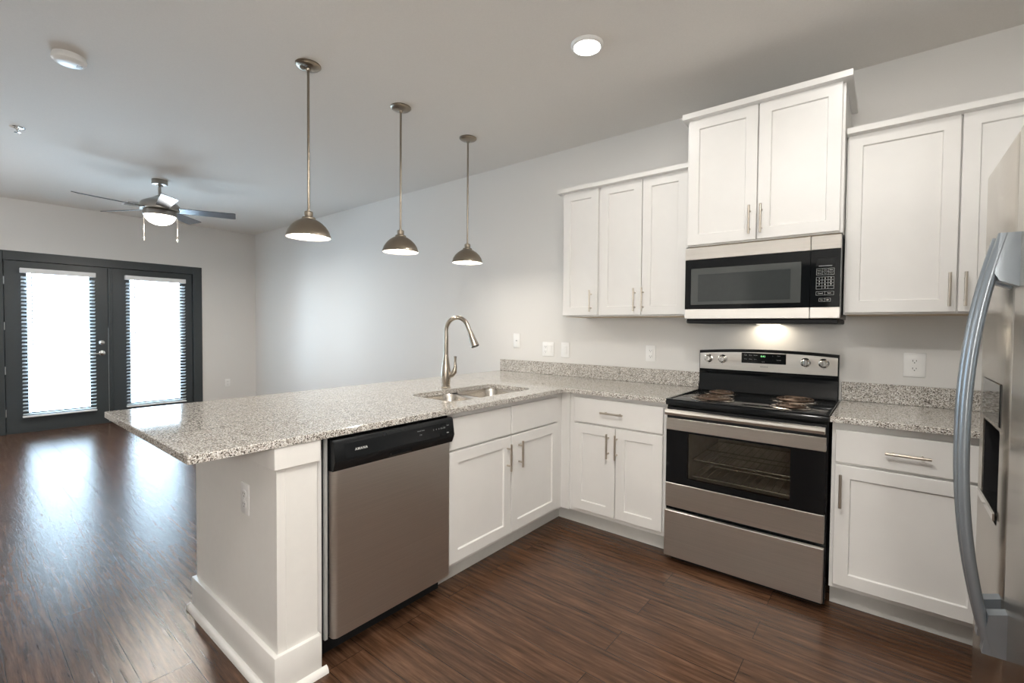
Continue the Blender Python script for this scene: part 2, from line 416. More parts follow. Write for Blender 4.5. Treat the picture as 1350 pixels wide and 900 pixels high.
# sink cabinet in the peninsula: local x runs along +y
Y0 = -1.641
sc = base_cabinet('sink_base_cabinet', 'white sink cabinet with two doors between the dishwasher and the inside corner', 'cabinet', (XD-.60, Y0, 0), PI/2, 1.034, .60, [
    ('false', .004, .474, .700, .858, None), ('false', .481, .950, .700, .858, None),
    ('door', .004, .474, .130, .689, (.440, .576, False)), ('door', .481, .950, .130, .689, (.545, .576, False))], True, (0, .098))
# corner base cabinet on the wall run
cb = base_cabinet('corner_base_cabinet', 'white base cabinet with one drawer and two doors left of the range', 'cabinet', (-.047, 0, 0), 0, .722, -YD, [
    ('drawer', .099, .692, .703, .860, (.378, .783, True)),
    ('door', .099, .392, .136, .692, (.350, .582, False)), ('door', .398, .692, .136, .692, (.407, .582, False))], False, (-.075, 0))
part('filler_strip', B().box(-.003, .060, YD+.006, YD+T+.004, .110, .886, .001), 'cab', cb)
# right base cabinet
rb = base_cabinet('right_base_cabinet', 'white base cabinet with one drawer and one door between the range and the refrigerator', 'cabinet', (1.449, 0, 0), 0, XR-1.449-.004, -YD, [
    ('drawer', .015, .528, .703, .851, (.271, .777, True)),
    ('door', .015, .528, .131, .690, (.039, .576, False)),
    ('false', .540, 1.19, .131, .851, None)])

def wall_cabinet(name, label, loc, w, depth, z0, z1, doors, crown=None):
    t = thing(name, label, 'cabinet', loc)
    zb, zt = z0-loc[2], z1-loc[2]
    part('carcass', B().box(0, w, -depth+T, -.003, zb+.001, zt, .001), 'cab', t)
    part('underside_panel', B().box(.012, w-.012, -depth+T+.015, -.012, zb-.001, zb+.002), 'cabin', t, 'bare wood underside')
    for x0, x1, a0, a1, h in doors:
        d = part('door', B().shaker(x0, x1, a0-loc[2], a1-loc[2], -depth, T-.0006), 'cab', t)
        part('handle', B().pull(h[0], h[1]-loc[2], -depth), 'nickelhandle', d)
    if crown:
        x0, x1, ct, th, pr = crown
        part('crown_moulding', B().prism([(-depth-pr, ct-loc[2]), (-depth-pr, ct-th-loc[2]), (-depth+T-.004, ct-th-loc[2]-.006), (-.003, ct-th-loc[2]-.006), (-.003, ct-loc[2])], 'X', x0, x1), 'cab', t)
    return t
ZU = 1.386
wall_cabinet('narrow_wall_cabinet', 'narrow one-door white wall cabinet, leftmost of the upper cabinets', (-.245, 0, ZU), .302, .335, ZU, 2.29,
             [(.007, .293, 1.396, 2.280, (.246, 1.496))])
wall_cabinet('two_door_wall_cabinet', 'two-door white wall cabinet directly left of the microwave', (.058, 0, ZU), .635, .335, ZU, 2.29,
             [(.009, .311, 1.396, 2.280, (.272, 1.495)), (.316, .606, 1.396, 2.280, (.329, 1.495))])
cm = thing('crown_moulding', 'long white crown moulding along the top of the left wall cabinets', 'moulding', (-.245, 0, 2.28))
part('moulding_board', B().prism([(-.368, .030), (-.368, .002), (-.318, -.004), (-.3365, -.004), (-.3365, .0115), (-.003, .0115), (-.003, .030)], 'X', -.030, .9365), 'cab', cm)
wall_cabinet('over_microwave_cabinet', 'tall white wall cabinet above the microwave, higher than its neighbours', (.694, 0, 1.787), .764, .446, 1.787, 2.53,
             [(.012, .378, 1.795, 2.518, (.347, 1.899)), (.384, .752, 1.795, 2.518, (.404, 1.899))], (-.018, .792, 2.549, .030, .033))
wall_cabinet('right_wall_cabinet', 'white two-door wall cabinet right of the microwave, partly behind the refrigerator handle', (1.461, 0, ZU), .855, .335, ZU, 2.29,
             [(.006, .420, 1.396, 2.280, (.395, 1.496)), (.426, .848, 1.396, 2.280, (.448, 1.496))], (.0, .885, 2.310, .028, .033))

# ------------------------------------------------------------------ peninsula end and knee wall
PE = -2.456
pw = thing('peninsula_end_wall', 'cream painted end panel and pilaster closing the peninsula left of the dishwasher', 'panel', (0, 0, 0))
part('end_panel', B().box(-.835, -.020, PE, PE+.030, 0, .886, .001), 'trimwhite', pw)
part('knee_wall', B().box(-.835, -.720, PE+.030, -.016, 0, .886), 'wall', pw)
part('pilaster', B().box(-.60, -.020, PE+.030, -2.309, 0, .886, .001), 'trimwhite', pw)
part('filler_strip', B().box(-.60, -.034, -2.309, -2.286, .0, .886, .001), 'cab', pw)
ZCAP = .806
part('cap_band', B().box(-.846, -.006, PE-.012, -2.303, ZCAP, .886, .002), 'trimwhite', pw)
pl = B().prism([(-.850, PE-.015), (-.005, PE-.015), (-.005, -2.301), (-.60, -2.301), (-.60, -2.40), (-.850, -2.40)], 'Z', 0, .140)
pl.prism([(-.850, PE-.015), (-.005, PE-.015), (-.005, -2.301), (-.02, -2.301), (-.018, PE), (-.836, PE), (-.836, -2.40), (-.850, -2.40)], 'Z', .14, .1405)
part('plinth', B().box(-.852, -.005, PE-.016, -2.301, 0, .150, .004, 2), 'trimwhite', pw)
q = [(0, 0)] + [(.019*math.cos(a), .024*math.sin(a)) for a in [i*PI/2/6 for i in range(7)]]
sm = B()
sm.prism([(PE-.016-u, v) for u, v in q], 'X', -.871, .014)
sm.prism([(-.005+u, v) for u, v in q], 'Y', PE-.035, -2.284)
sm.prism([(-.852-u, v) for u, v in q], 'Y', PE-.035, -.02)
part('shoe_moulding', sm, 'trimwhite', pw)

def wall_plate(name, label, cat, loc, rz, w, h, kind, group=None):
    t = thing(name, label, cat, loc, rz, group)
    part('cover_plate', B().box(-w/2, w/2, -.0065, -.0005, -h/2, h/2, .003, 2), 'white', t)
    def duplex(x, dark=True):
        for zz in (.020, -.020):
            r = part('receptacle', B().prism([(x-.017, zz-.009), (x-.009, zz-.0145), (x+.009, zz-.0145), (x+.017, zz-.009), (x+.017, zz+.009), (x+.009, zz+.0145), (x-.009, zz+.0145), (x-.017, zz+.009)], 'Y', -.0085, -.004), 'white', t)
            for s in (B().box(x-.0085, x-.006, -.0088, -.0078, zz-.002, zz+.007), B().box(x+.006, x+.0085, -.0088, -.0078, zz-.001, zz+.006),
                      B().lathe([(.0026, -.0088), (.0026, -.0078)], (x, 0, zz-.008), 10, 'Y')): part('slot', s, 'slot', r)
    def decora(x, gfci):
        r = part('insert', B().box(x-.0165, x+.0165, -.0085, -.004, -.033, .033, .0015), 'white', t)
        if gfci:
            for zz in (.001, -.006): part('test_button', B().box(x-.009, x+.009, -.0095, -.008, zz, zz+.005, .001), 'white', r)
            for zz in (.020, -.020):
                part('slot', B().box(x-.0085, x-.006, -.0089, -.008, zz-.002, zz+.006), 'slot', r); part('slot', B().box(x+.006, x+.0085, -.0089, -.008, zz-.001, zz+.005), 'slot', r)
                part('slot', B().lathe([(.0026, -.0089), (.0026, -.0079)], (x, 0, zz-.008), 10, 'Y'), 'slot', r)
        else:
            part('rocker', B().prism([(-.0085, .030), (-.0125, .026), (-.009, 0), (-.0095, -.028), (-.0085, -.030)], 'X', x-.013, x+.013), 'white', r)
    if kind == 'duplex': duplex(0)
    elif kind == 'double': decora(-.023, True); decora(.023, False)
    elif kind == 'rocker': decora(0, False)
    elif kind == 'gfci': decora(0, True)
    elif kind == 'jack':
        part('jack', B().lathe([(.006, -.014), (.006, -.006), (.009, -.005)], (0, 0, 0), 12, 'Y'), 'alum', t)
    for zz in ([.048, -.048] if kind != 'duplex' else [0]):
        part('screw', B().lathe([(.0032, -.0072), (.0036, -.006)], (0, 0, zz), 10, 'Y'), 'white', t)
    return t
wall_plate('wall_jack_plate', 'small white cover plate with a centre jack, leftmost plate above the backsplash', 'wall plate', (-.940, 0, 1.189), 0, .075, .125, 'jack')
wall_plate('outlet_switch_plate', 'wide white two-gang plate with outlet and switch above the backsplash', 'wall plate', (-.598, 0, 1.126), 0, .118, .118, 'double')
wall_plate('switch_plate', 'white single switch plate just right of the wide two-gang plate', 'wall plate', (-.427, 0, 1.125), 0, .078, .122, 'rocker')
wall_plate('wall_outlet', 'white wall outlet close to the left side of the range', 'outlet', (.305, 0, 1.127), 0, .074, .116, 'gfci')
wall_plate('wall_outlet', 'white wall outlet right of the range above the short counter', 'outlet', (1.757, 0, 1.128), 0, .090, .128, 'duplex')
wall_plate('wall_outlet', 'small white outlet low on the far wall right of the glazed doors', 'outlet', (XF, -.412, .404), PI/2, .075, .118, 'duplex')
wall_plate('wall_outlet', 'white outlet on the end panel of the peninsula under the counter overhang', 'outlet', (-.276, PE, .645), 0, .075, .118, 'duplex')

# ------------------------------------------------------------------ counters
ZT, ZK = .914, .8875
def rounded_rect(x0, x1, y0, y1, r, n=6):
    pts = []
    for cx, cy, a0 in ((x1-r, y1-r, 0), (x0+r, y1-r, 90), (x0+r, y0+r, 180), (x1-r, y0+r, 270)):
        for i in range(n+1):
            a = math.radians(a0+90*i/n); pts.append((cx+r*math.cos(a), cy+r*math.sin(a)))
    return pts
SX0, SX1, SY0, SY1 = -.515, -.135, -1.520, -.815
def slab(outer, hole=None, ch=.003):
    bm = bmesh.new()
    def loop(pts, z): return [bm.verts.new((p[0], p[1], z)) for p in pts]
    def bridge(a, b):
        for i in range(len(a)): bm.faces.new((a[i], a[(i+1) % len(a)], b[(i+1) % len(b)], b[i]))
    def inset(pts, d):
        out = []; n = len(pts)
        for i in range(n):
            p0, p1, p2 = Vector(pts[i-1]), Vector(pts[i]), Vector(pts[(i+1) % n])
            n1 = (p1-p0).normalized(); n2 = (p2-p1).normalized()
            a = Vector((-n1.y, n1.x)); b_ = Vector((-n2.y, n2.x)); k = a+b_; k = k/(k.length_squared/2) if k.length > 1e-6 else a
            out.append(p1+k*d)
        return out
    o0 = loop(outer, ZK); o1 = loop(outer, ZT-ch); o2 = loop(inset(outer, ch), ZT)
    bridge(o0, o1); bridge(o1, o2)
    hl = []
    if hole:
        h0 = loop(hole, ZK); h1 = loop(hole, ZT-ch*.6); h2 = loop(inset(hole, -ch*.6), ZT)
        bridge(h1, h0); bridge(h2, h1); hl = [h2, h0]
    bm.edges.ensure_lookup_table()
    def fill(loops):
        es = []
        for l in loops:
            for i in range(len(l)):
                e = bm.edges.get((l[i], l[(i+1) % len(l)]))
                if e: es.append(e)
        bmesh.ops.triangle_fill(bm, edges=es, use_beauty=True)
    fill([o2] + ([hl[0]] if hole else [])); fill([o0] + ([hl[1]] if hole else []))
    return bm
rr_ = .030
inner = [(-.0+.0, -.654-.035)] 
arc = [(.035-.035*math.cos(a), -.654-.035+.035*math.sin(a)) for a in [i*PI/2/6 for i in range(7)]]   # rounded inside corner
outer = [(-1.119, -2.720), (0, -2.720)] + arc + [(.672, -.654), (.672, -.003), (-1.119, -.003)]
ct = thing('countertop', 'L-shaped speckled grey quartz countertop of the peninsula and wall run', 'countertop', (0, 0, 0))
o = link('slab', slab(outer, list(reversed(rounded_rect(SX0, SX1, SY0, SY1, .075)))), 'granite', ct)
bk = thing('backsplash', 'long speckled quartz backsplash strip left of the range', 'backsplash', (0, 0, 0))
part('strip', B().box(-1.119, .664, -.022, -.002, ZT+.0003, ZT+.1035, .002), 'granite', bk)
rc = thing('short_countertop', 'short speckled grey quartz countertop right of the range', 'countertop', (0, 0, 0))
link('slab', slab([(1.4435, -.654), (XR-.003, -.654), (XR-.003, -.003), (1.4435, -.003)]), 'granite', rc)
bk = thing('backsplash', 'short speckled quartz backsplash strip right of the range', 'backsplash', (0, 0, 0))
part('strip', B().box(1.4435, XR-.003, -.022, -.002, ZT+.0003, ZT+.1035, .002), 'granite', bk)

# ------------------------------------------------------------------ sink and faucet
sk = thing('kitchen_sink', 'undermount stainless double-bowl sink set in the peninsula counter', 'sink', (0, 0, ZK))
def bowl(y0, y1, d):
    b = B(); rings = []
    x0, x1 = SX0-.006, SX1+.006
    for ins, z, r in ((0, 0, .07), (.006, -.02, .07), (.014, -d+.03, .065), (.04, -d+.004, .05), (.10, -d, .04)):
        rings.append(b.ring([(p[0], p[1], z) for p in rounded_rect(x0+ins, x1-ins, y0+ins, y1-ins, r, 6)]))
    for a, c_ in zip(rings, rings[1:]): b.bridge(a, c_)
    b.cap(rings[-1]); return b
mid = -1.175
rim = B()
rim.box(SX0-.03, SX0-.006, SY0-.02, SY1+.02, -.003, -.0006).box(SX1+.006, SX1+.024, SY0-.02, SY1+.02, -.003, -.0006)
rim.box(SX0-.006, SX1+.006, SY0-.02, SY0-.006, -.003, -.0006).box(SX0-.006, SX1+.006, SY1+.006, SY1+.02, -.003, -.0006)
part('rim', rim, 'sink', sk)
part('divider', B().box(SX0-.004, SX1+.004, mid-.013, mid+.013, -.032, -.012, .005, 2), 'sink', sk)
for y0, y1 in ((SY0-.006, mid-.009), (mid+.009, SY1+.006)):
    bw = part('bowl', bowl(y0, y1, .20), 'sink', sk)
    part('drain', B().lathe([(.055, -.1995), (.050, -.197), (.040, -.1985), (.012, -.1985), (.010, -.194), (.004, -.193)], ((SX0+SX1)/2, (y0+y1)/2, 0), 24), 'chrome', bw)
fa = thing('kitchen_faucet', 'brushed nickel gooseneck pull-down faucet behind the sink', 'faucet', (-.588, -1.158, ZT))
part('base_body', B().lathe([(.029, 0), (.030, .005), (.0275, .008), (.0275, .03), (.030, .065), (.0305, .10), (.026, .145), (.019, .185), (.0155, .215)], (0, 0, 0), 28), 'nickel', fa)
ang = math.radians(12); dx, dy = math.cos(ang), math.sin(ang)
path = [(0, 0, .205), (0, 0, .26), (0, 0, .32)]
Rr = .086; zc_ = .366
for i in range(0, 15):
    a = PI - i*(PI*.90)/14; path.append((dx*(Rr+Rr*math.cos(a)), dy*(Rr+Rr*math.cos(a)), zc_+Rr*math.sin(a)))
ex, ey, ez = path[-1]; px_, py_, pz_ = path[-2]
dv = (Vector(path[-1])-Vector(path[-2])).normalized()
e1 = Vector(path[-1])+dv*.035
path.append(tuple(e1))
part('spout', B().tube(path, [.0155]*3+[.0135]*15+[.0135], 18), 'nickel', fa)
sp = B().tube([e1-dv*.004, e1+dv*.002, e1+dv*.03, e1+dv*.075, e1+dv*.095], [.0150, .0170, .0190, .0250, .0275], 20)
sh_ = part('spray_head', sp, 'nickel', fa)
part('nozzle', B().tube([e1+dv*.094, e1+dv*.099], [.025, .023], 20), 'blackplastic', sh_)
hd = Vector((math.cos(math.radians(28)), math.sin(math.radians(28)), 0))
part('lever_handle', B().tube([hd*.018+Vector((0, 0, .075)), hd*.040+Vector((0, 0, .085)), hd*.056+Vector((0, 0, .105)), hd*.063+Vector((0, 0, .135)), hd*.062+Vector((0, 0, .175)), hd*.062+Vector((0, 0, .205))],
                             [.016, .018, .017, .011, .0075, .0095], 16), 'nickel', fa)

# ------------------------------------------------------------------ dishwasher (local x along +y, front -y -> +x)
dw = thing('dishwasher', 'stainless steel dishwasher with black control panel under the peninsula counter', 'dishwasher', (-.60, -2.283, 0), PI/2)
DF = -.592          # door face in local y  (world x = -.008)
w0, w1 = .030, .634
part('tub_frame', B().box(.002, .640, -.56, -.02, .10, .884, .002), 'blackmatte', dw)
part('side_trim', B().box(.006, .018, -.570, -.555, .10, .880), 'grey', dw)
dp = B()
pts = [(w0, -.553), (w0, DF+.020)] + [(w0+.020-.020*math.cos(a), DF+.020-.020*math.sin(a)) for a in [i*PI/2/5 for i in range(1, 6)]] + [(w1-.012, DF), (w1, DF+.012), (w1, -.553)]
dp.prism(pts, 'Z', .098, .757)
part('door_panel', dp, 'steel', dw)
cp = B().prism([(-.555, .872), (-.592, .872), (-.600, .862), (-.611, .790), (-.600, .762), (-.594, .752), (-.555, .752)], 'X', w0-.004, w1+.004)
cpo = part('control_panel', cp, 'blackplastic', dw)
tilt = math.atan2(.011, .072)
def dwM(x, f, lift=.0008):   # f: 0 top .. 1 bottom of the slanted face
    y = -.600 - .011*f; z = .862 - .072*f
    return Matrix.Translation((x, y-lift, z)) @ Matrix.Rotation(PI/2-tilt*0.9, 4, 'X')
part('recessed_strip', B().prism([(-.6018, .853), (-.6028, .8525), (-.6112, .797), (-.6098, .7965)], 'X', w0+.040, w1-.045), 'black', cpo)
text_part('logo_lettering', 'AMANA', .0135, dwM(.140, .52, .002), 'print', cpo, spacing=1.25, bold=.0002)
text_part('cycle_lettering', 'Normal  Heavy', .0065, dwM(.440, .30, .002), 'printdim', cpo)
text_part('cycle_lettering', '1 Hr', .0075, dwM(.437, .55, .002), 'printdim', cpo)
for i, s in enumerate(('2', '4', '6', 'On', 'Off')):
    text_part('button_lettering', s, .0095, dwM(.512+.016*i, .42, .002), 'printdim', cpo)
text_part('button_lettering', 'Start', .007, dwM(.600, .30, .002), 'printdim', cpo)
part('indicator_light', B().box(.590, .600, -.6125, -.6095, .806, .8085), 'print', cpo)
part('toe_panel', B().box(.006, .636, -.500, -.485, .0, .098), 'blackmatte', dw)
part('latch_pocket', B().prism([(-.6005, .768), (-.6055, .776), (-.6045, .762), (-.599, .757)], 'X', .27, .39), 'black', cpo)

# ------------------------------------------------------------------ range
rg = thing('electric_range', 'stainless and black electric coil range between the base cabinets', 'range', (.678, 0, 0))
RW = .760
def rbox(*a, **k): return B().box(*a, **k)
# body as a shell so the oven cavity is real
sh = B().box(0, .02, -.640, -.03, .03, .885).box(RW-.02, RW, -.640, -.03, .03, .885).box(.02, RW-.02, -.05, -.03, .03, .885).box(.02, RW-.02, -.62, -.05, .03, .30)
sh.box(.02, .115, -.630, -.05, .30, .885).box(RW-.115, RW-.02, -.630, -.05, .30, .885).box(.115, RW-.115, -.63, -.05, .80, .885).box(.115, RW-.115, -.63, -.05, .30, .44)
for fx in (.03, RW-.06):
    for fy in (-.60, -.10): sh.box(fx, fx+.03, fy, fy+.03, 0, .03)
part('body', sh, 'black', rg)
cav = B().box(.116, .120, -.628, -.060, .441, .799).box(RW-.120, RW-.116, -.628, -.060, .441, .799).box(.12, RW-.12, -.064, -.060, .441, .799).box(.12, RW-.12, -.628, -.064, .441, .445).box(.12, RW-.12, -.628, -.064, .795, .799)
part('oven_cavity', cav, 'oven', rg)
for z in (.492, .585):
    r = B()
    for yy in (-.60, -.34, -.08): r.cyl((.125, yy, z), (RW-.125, yy, z), .0035, 8)
    for i in range(15):
        x = .135+(RW-.27)*i/14; r.cyl((x, -.605, z+.004), (x, -.075, z+.004), .0019, 6)
    for x in (.128, RW-.128): r.cyl((x, -.60, z), (x, -.08, z), .0035, 8)
    part('oven_rack', r, 'rack', rg)
# cooktop
tp = B().box(-.003, RW+.003, -.668, -.060, .884, .914, .006, 2)
tp.box(-.003, .012, -.655, -.06, .9135, .9185, .002).box(RW-.012, RW+.003, -.655, -.06, .9135, .9185, .002).box(-.003, RW+.003, -.668, -.652, .9135, .9185, .002)
ctp = part('cooktop', tp, 'black', rg)
def burner(x, y, r):
    d = part('drip_pan', B().lathe([(r+.020, .0), (r+.021, .004), (r+.014, .0062), (r+.004, .002), (r*.5, -.0005), (.02, -.0005)], (x, y, .914), 36), 'pan', rg)
    pts = []; n = 150; turns = 4 if r > .085 else 3
    for i in range(n+1):
        a = 2*PI*turns*i/n; rr = .022+(r-.022)*i/n; pts.append((x+rr*math.cos(a+2.2), y+rr*math.sin(a+2.2), .926))
    b = B().tube(pts, .0052, 8, flat=(1.05, .95))
    for k in range(3):
        a = 2*PI*k/3+.4; b.cyl((x, y, .9205), (x+r*math.cos(a), y+r*math.sin(a), .9205), .0022, 6)
    part('coil_element', b, 'coil', d, 'brown spiral heating coil')
burner(.855-.678, -.245, .074); burner(.880-.678, -.500, .096); burner(1.245-.678, -.265, .096); burner(1.262-.678, -.515, .074)
# oven door
od = B().box(.004, .120, -.664, -.642, .452, .748).box(.612, RW-.008, -.664, -.642, .452, .748).box(.120, .612, -.664, -.642, .738, .748).box(.120, .612, -.664, -.642, .452, .486)
dr = part('oven_door', od, 'blackglass', rg)
part('window_glass', B().box(.119, .613, -.6635, -.6605, .485, .739), 'ovenglass', dr, 'tinted oven window')
part('window_frame', B().box(.114, .121, -.660, -.640, .48, .745).box(.611, .618, -.660, -.640, .48, .745).box(.121, .611, -.66, -.64, .738, .745).box(.121, .611, -.66, -.64, .480, .487), 'blackmatte', dr)
part('top_band', B().box(.004, RW-.007, -.667, -.642, .748, .812, .002), 'steel', dr, 'stainless band above the window')
part('bottom_band', B().box(.004, RW-.007, -.667, -.642, .319, .452, .002), 'steel', dr, 'stainless band below the window')
hb = B().prism([(-.700, .834), (-.712, .838), (-.716, .850), (-.712, .862), (-.700, .867), (-.694, .862), (-.694, .838)], 'X', .012, RW-.008)
for x in (.03, RW-.055): hb.box(x, x+.03, -.698, -.650, .838, .860, .003)
part('handle', hb, 'steel', dr)
part('door_top_trim', B().box(.004, RW-.007, -.655, -.642, .812, .872), 'blackmatte', dr)
dw_ = B().box(.0, RW-.007, -.668, -.640, .040, .296, .003)
part('storage_drawer', dw_, 'steel', rg)
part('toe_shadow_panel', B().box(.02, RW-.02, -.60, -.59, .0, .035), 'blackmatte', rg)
# backguard
n = 12; poly = [(0, .910)]
prof = []
def arch(x): return 1.168 + .016*(1-((x-RW/2)/(RW/2))**2)
bgp = [(-.010, .905)] + [( -.010+(RW+.006)*i/n, arch((RW)*i/n)) for i in range(n+1)] + [(RW-.004, .905)]
bg = part('backguard', B().prism(bgp, 'Y', -.058, -.012), 'black', rg)
part('lower_guard', B().prism([(-.058, 1.045), (-.076, 1.035), (-.066, 1.020), (-.072, .960), (-.090, .930), (-.092, .915), (-.058, .915)], 'X', -.006, RW-.008), 'black', bg)
pp = [(-.003, 1.050)] + [(-.003+(RW-.008)*i/n, arch(RW*i/n)-.018) for i in range(n+1)] + [(RW-.011, 1.050)]
cpn = part('control_panel', B().prism(pp, 'Y', -.071, -.050), 'steel', bg, 'stainless control panel')
part('display', B().box(.250, .495, -.0735, -.069, 1.099, 1.162, .002), 'blackglass', cpn, 'black display strip')
text_part('clock_digits', '4:41', .016, face_y(.372, -.0742, 1.143), 'led', cpn, bold=0)
text_part('logo_lettering', 'AMANA', .0105, face_y(.378, -.0716, 1.079), 'logodark', cpn, spacing=1.3)
for ix, tx in enumerate(('Bake', 'Broil', 'Warm')): text_part('key_lettering', tx, .0085, face_y(.275+.027*ix, -.0742, 1.148), 'printdim', cpn)
for ix, tx in enumerate(('Timer', 'Clean', 'Lock')): text_part('key_lettering', tx, .0075, face_y(.275+.027*ix, -.0742, 1.124), 'printdim', cpn)
for ix, tx in enumerate(('+', 'Start')): text_part('key_lettering', tx, .0085, face_y(.425+.032*ix, -.0742, 1.148), 'printdim', cpn)
for ix, tx in enumerate(('-', 'Cancel')): text_part('key_lettering', tx, .0085, face_y(.425+.032*ix, -.0742, 1.124), 'printdim', cpn)
text_part('key_lettering', '1 2 3', .0085, face_y(.372, -.0742, 1.110), 'printdim', cpn)
for x in (.052, .138, .595, .684):
    kn = part('knob', B().lathe([(.027, -.071), (.027, -.076), (.022, -.078), (.019, -.096), (.016, -.099), (.003, -.099)], (x, 0, 1.118), 24, 'Y'), 'chrome', cpn, 'chrome control knob')
    part('knob_grip', B().box(x-.005, x+.005, -.108, -.096, 1.100, 1.136, .002), 'chrome', kn)
    part('dial_mark', B().lathe([(.0015, -.0716), (.0015, -.0705)], (x, 0, 1.084), 8, 'Y'), 'logodark', cpn)

# ------------------------------------------------------------------ microwave
mw = thing('microwave_oven', 'stainless and black over-the-range microwave under the tall wall cabinet', 'microwave', (.698, 0, 1.340))
MWW = .757; MF = -.453; z0 = 1.340
part('case', B().box(0, MWW, -.415, -.006, .024, .444, .002), 'blackplastic', mw)
part('vent_base', B().box(.006, MWW-.006, -.435, -.010, .0, .024, .004), 'blackmatte', mw)
part('task_light_lens', B().box(.32, .44, -.12, -.05, -.002, .001), emit('task_light', (1, .90, .74), 1.5), mw)
SPL = .631
md = part('door', B().box(0, SPL-.0015, MF+.004, -.417, .082, .368), 'blackglass', mw)
part('window', B().box(.034, .590, MF+.001, MF+.006, .107, .316, .002), 'microwindow', md, 'grey see-through window')
part('window_screen', B().box(.075, .545, MF+.0002, MF+.003, .125, .282, .001), 'microinner', md)
part('top_band', B().box(0, SPL-.0015, MF, -.417, .368, .438, .002), 'steel', md, 'stainless top band of the door')
part('bottom_band', B().box(0, SPL-.0015, MF, -.417, .026, .082, .002), 'steel', md, 'stainless bottom band of the door')
mp_ = part('control_panel', B().box(SPL+.0015, MWW, MF+.003, -.417, .082, .368), 'blackglass', mw)
part('top_band', B().box(SPL+.0015, MWW, MF, -.417, .368, .438, .002), 'steel', mp_, 'stainless band above the keypad')
part('bottom_band', B().box(SPL+.0015, MWW, MF, -.417, .026, .082, .002), 'steel', mp_, 'stainless band below the keypad')
part('display', B().box(.655, .735, MF+.002, MF+.005, .285, .325), 'black', mp_)
kx = .694
ys = MF+.0022
part('display_line', B().box(kx-.028, kx+.028, ys-.0006, ys+.001, .285, .288), 'printdim', mp_)
kz = [.262, .250]
def key_grid(name, x0, x1, za, zb, nx, nz):
    b = B(); wv = .0007
    for i in range(nx+1): x = x0+(x1-x0)*i/nx; b.box(x-wv, x+wv, ys-.0006, ys+.001, za, zb)
    for i in range(nz+1): z = za+(zb-za)*i/nz; b.box(x0, x1, ys-.0006, ys+.001, z-wv, z+wv)
    part(name, b, 'printdim', mp_)
key_grid('key_outline', kx-.037, kx+.037, .242, .274, 3, 2)
key_grid('key_outline', kx-.037, kx+.037, .172, .232, 3, 4)
key_grid('key_outline', kx-.037, kx+.037, .142, .160, 2, 1)
key_grid('key_outline', kx-.024, kx+.024, .110, .126, 2, 1)
for r_, row in enumerate(('123', '456', '789', ' 0 ')):
    for c_, ch in enumerate(row):
        if ch != ' ': text_part('key_lettering', ch, .0115, face_y(kx+(c_-1)*.0245, ys-.0002, .2245-.015*r_), 'print', mp_)
for i_, s in enumerate(('Popcorn', 'Potato', 'Reheat')): text_part('key_lettering', s, .0052, face_y(kx+(i_-1)*.0247, ys-.0002, .266), 'print', mp_)
for i_, s in enumerate(('Defrost', 'Cook', 'Power')): text_part('key_lettering', s, .0052, face_y(kx+(i_-1)*.0247, ys-.0002, .250), 'print', mp_)
for i_, s in enumerate(('Cancel', 'Start')): text_part('key_lettering', s, .008, face_y(kx+(i_-.5)*.037, ys-.0002, .151), 'print', mp_)
for i_, s in enumerate(('Vent', 'Light')): text_part('key_lettering', s, .0065, face_y(kx+(i_-.5)*.024, ys-.0002, .118), 'print', mp_)
area_lamp('task_light', (.698+.38, -.085, 1.336), .6, .20, (1, .88, .70))

# ------------------------------------------------------------------ refrigerator (faces -x)
FX, FY0, FY1, FS, FH = 1.856, -2.215, -1.303, -1.708, 1.755
fr = thing('refrigerator', 'side-by-side stainless refrigerator with long bowed handles at the right edge', 'refrigerator', (FX, FS, 0))
def fy(y): return y-FS
part('cabinet_body', B().box(.075, .795, fy(FY0)+.004, fy(FY1)-.004, .02, 1.742, .004), 'grey', fr)
part('base_grille', B().box(.030, .075, fy(FY0)+.01, fy(FY1)-.01, .012, .075), 'blackplastic', fr)
hy0, hy1, hz0, hz1 = fy(-1.607), fy(-1.372), .838, 1.070
a0, a1 = .004, fy(FY1)
zb, zt = .085, FH
def door_slab(y0, y1, hole=None):
    b = B(); r = .014
    if not hole: b.box(0, .070, y0, y1, zb, zt, .010, 3); return b
    h0, h1, k0, k1 = hole
    def rp(ix, x, rad): 
        return [(x, p[0], p[1]) for p in rounded_rect(y0+ix, y1-ix, zb+ix, zt-ix, max(rad, .001), 6)]
    bm = b.bm
    back = b.ring(rp(0, .070, .006)); side = b.ring(rp(0, .010, .006)); mid_ = b.ring(rp(.003, .003, .006)); front_ = b.ring(rp(.010, 0, .006))
    b.bridge(back, side); b.bridge(side, mid_); b.bridge(mid_, front_); b.cap(back)
    hp = rounded_rect(h0, h1, k0, k1, .012, 4)
    ha = b.ring([(0, p[0], p[1]) for p in hp]); hb_ = b.ring([(.062, p[0], p[1]) for p in hp]); b.bridge(ha, hb_); b.cap(hb_)
    es = []
    for l in (front_, ha):
        for i in range(len(l)):
            e = bm.edges.get((l[i], l[(i+1) % len(l)])); es.append(e)
    bmesh.ops.triangle_fill(bm, edges=es, use_beauty=True)
    return b
fz = part('freezer_door', door_slab(a0, a1, (hy0, hy1, hz0, hz1)), 'steel_fridge', fr)
rd = part('refrigerator_door', door_slab(fy(FY0), -.004), 'steel_fridge', fr)
lin = B().box(.0565, .061, hy0+.002, hy1-.002, hz0+.002, hz1-.002).box(.003, .0565, hy0+.001, hy0+.004, hz0+.002, hz1-.002).box(.003, .0565, hy1-.004, hy1-.001, hz0+.002, hz1-.002).box(.003, .0565, hy0+.004, hy1-.004, hz1-.005, hz1-.001).box(.003, .0565, hy0+.004, hy1-.004, hz0+.001, hz0+.005)
part('dispenser_recess', lin, 'blackmatte', fz, 'black water and ice recess')
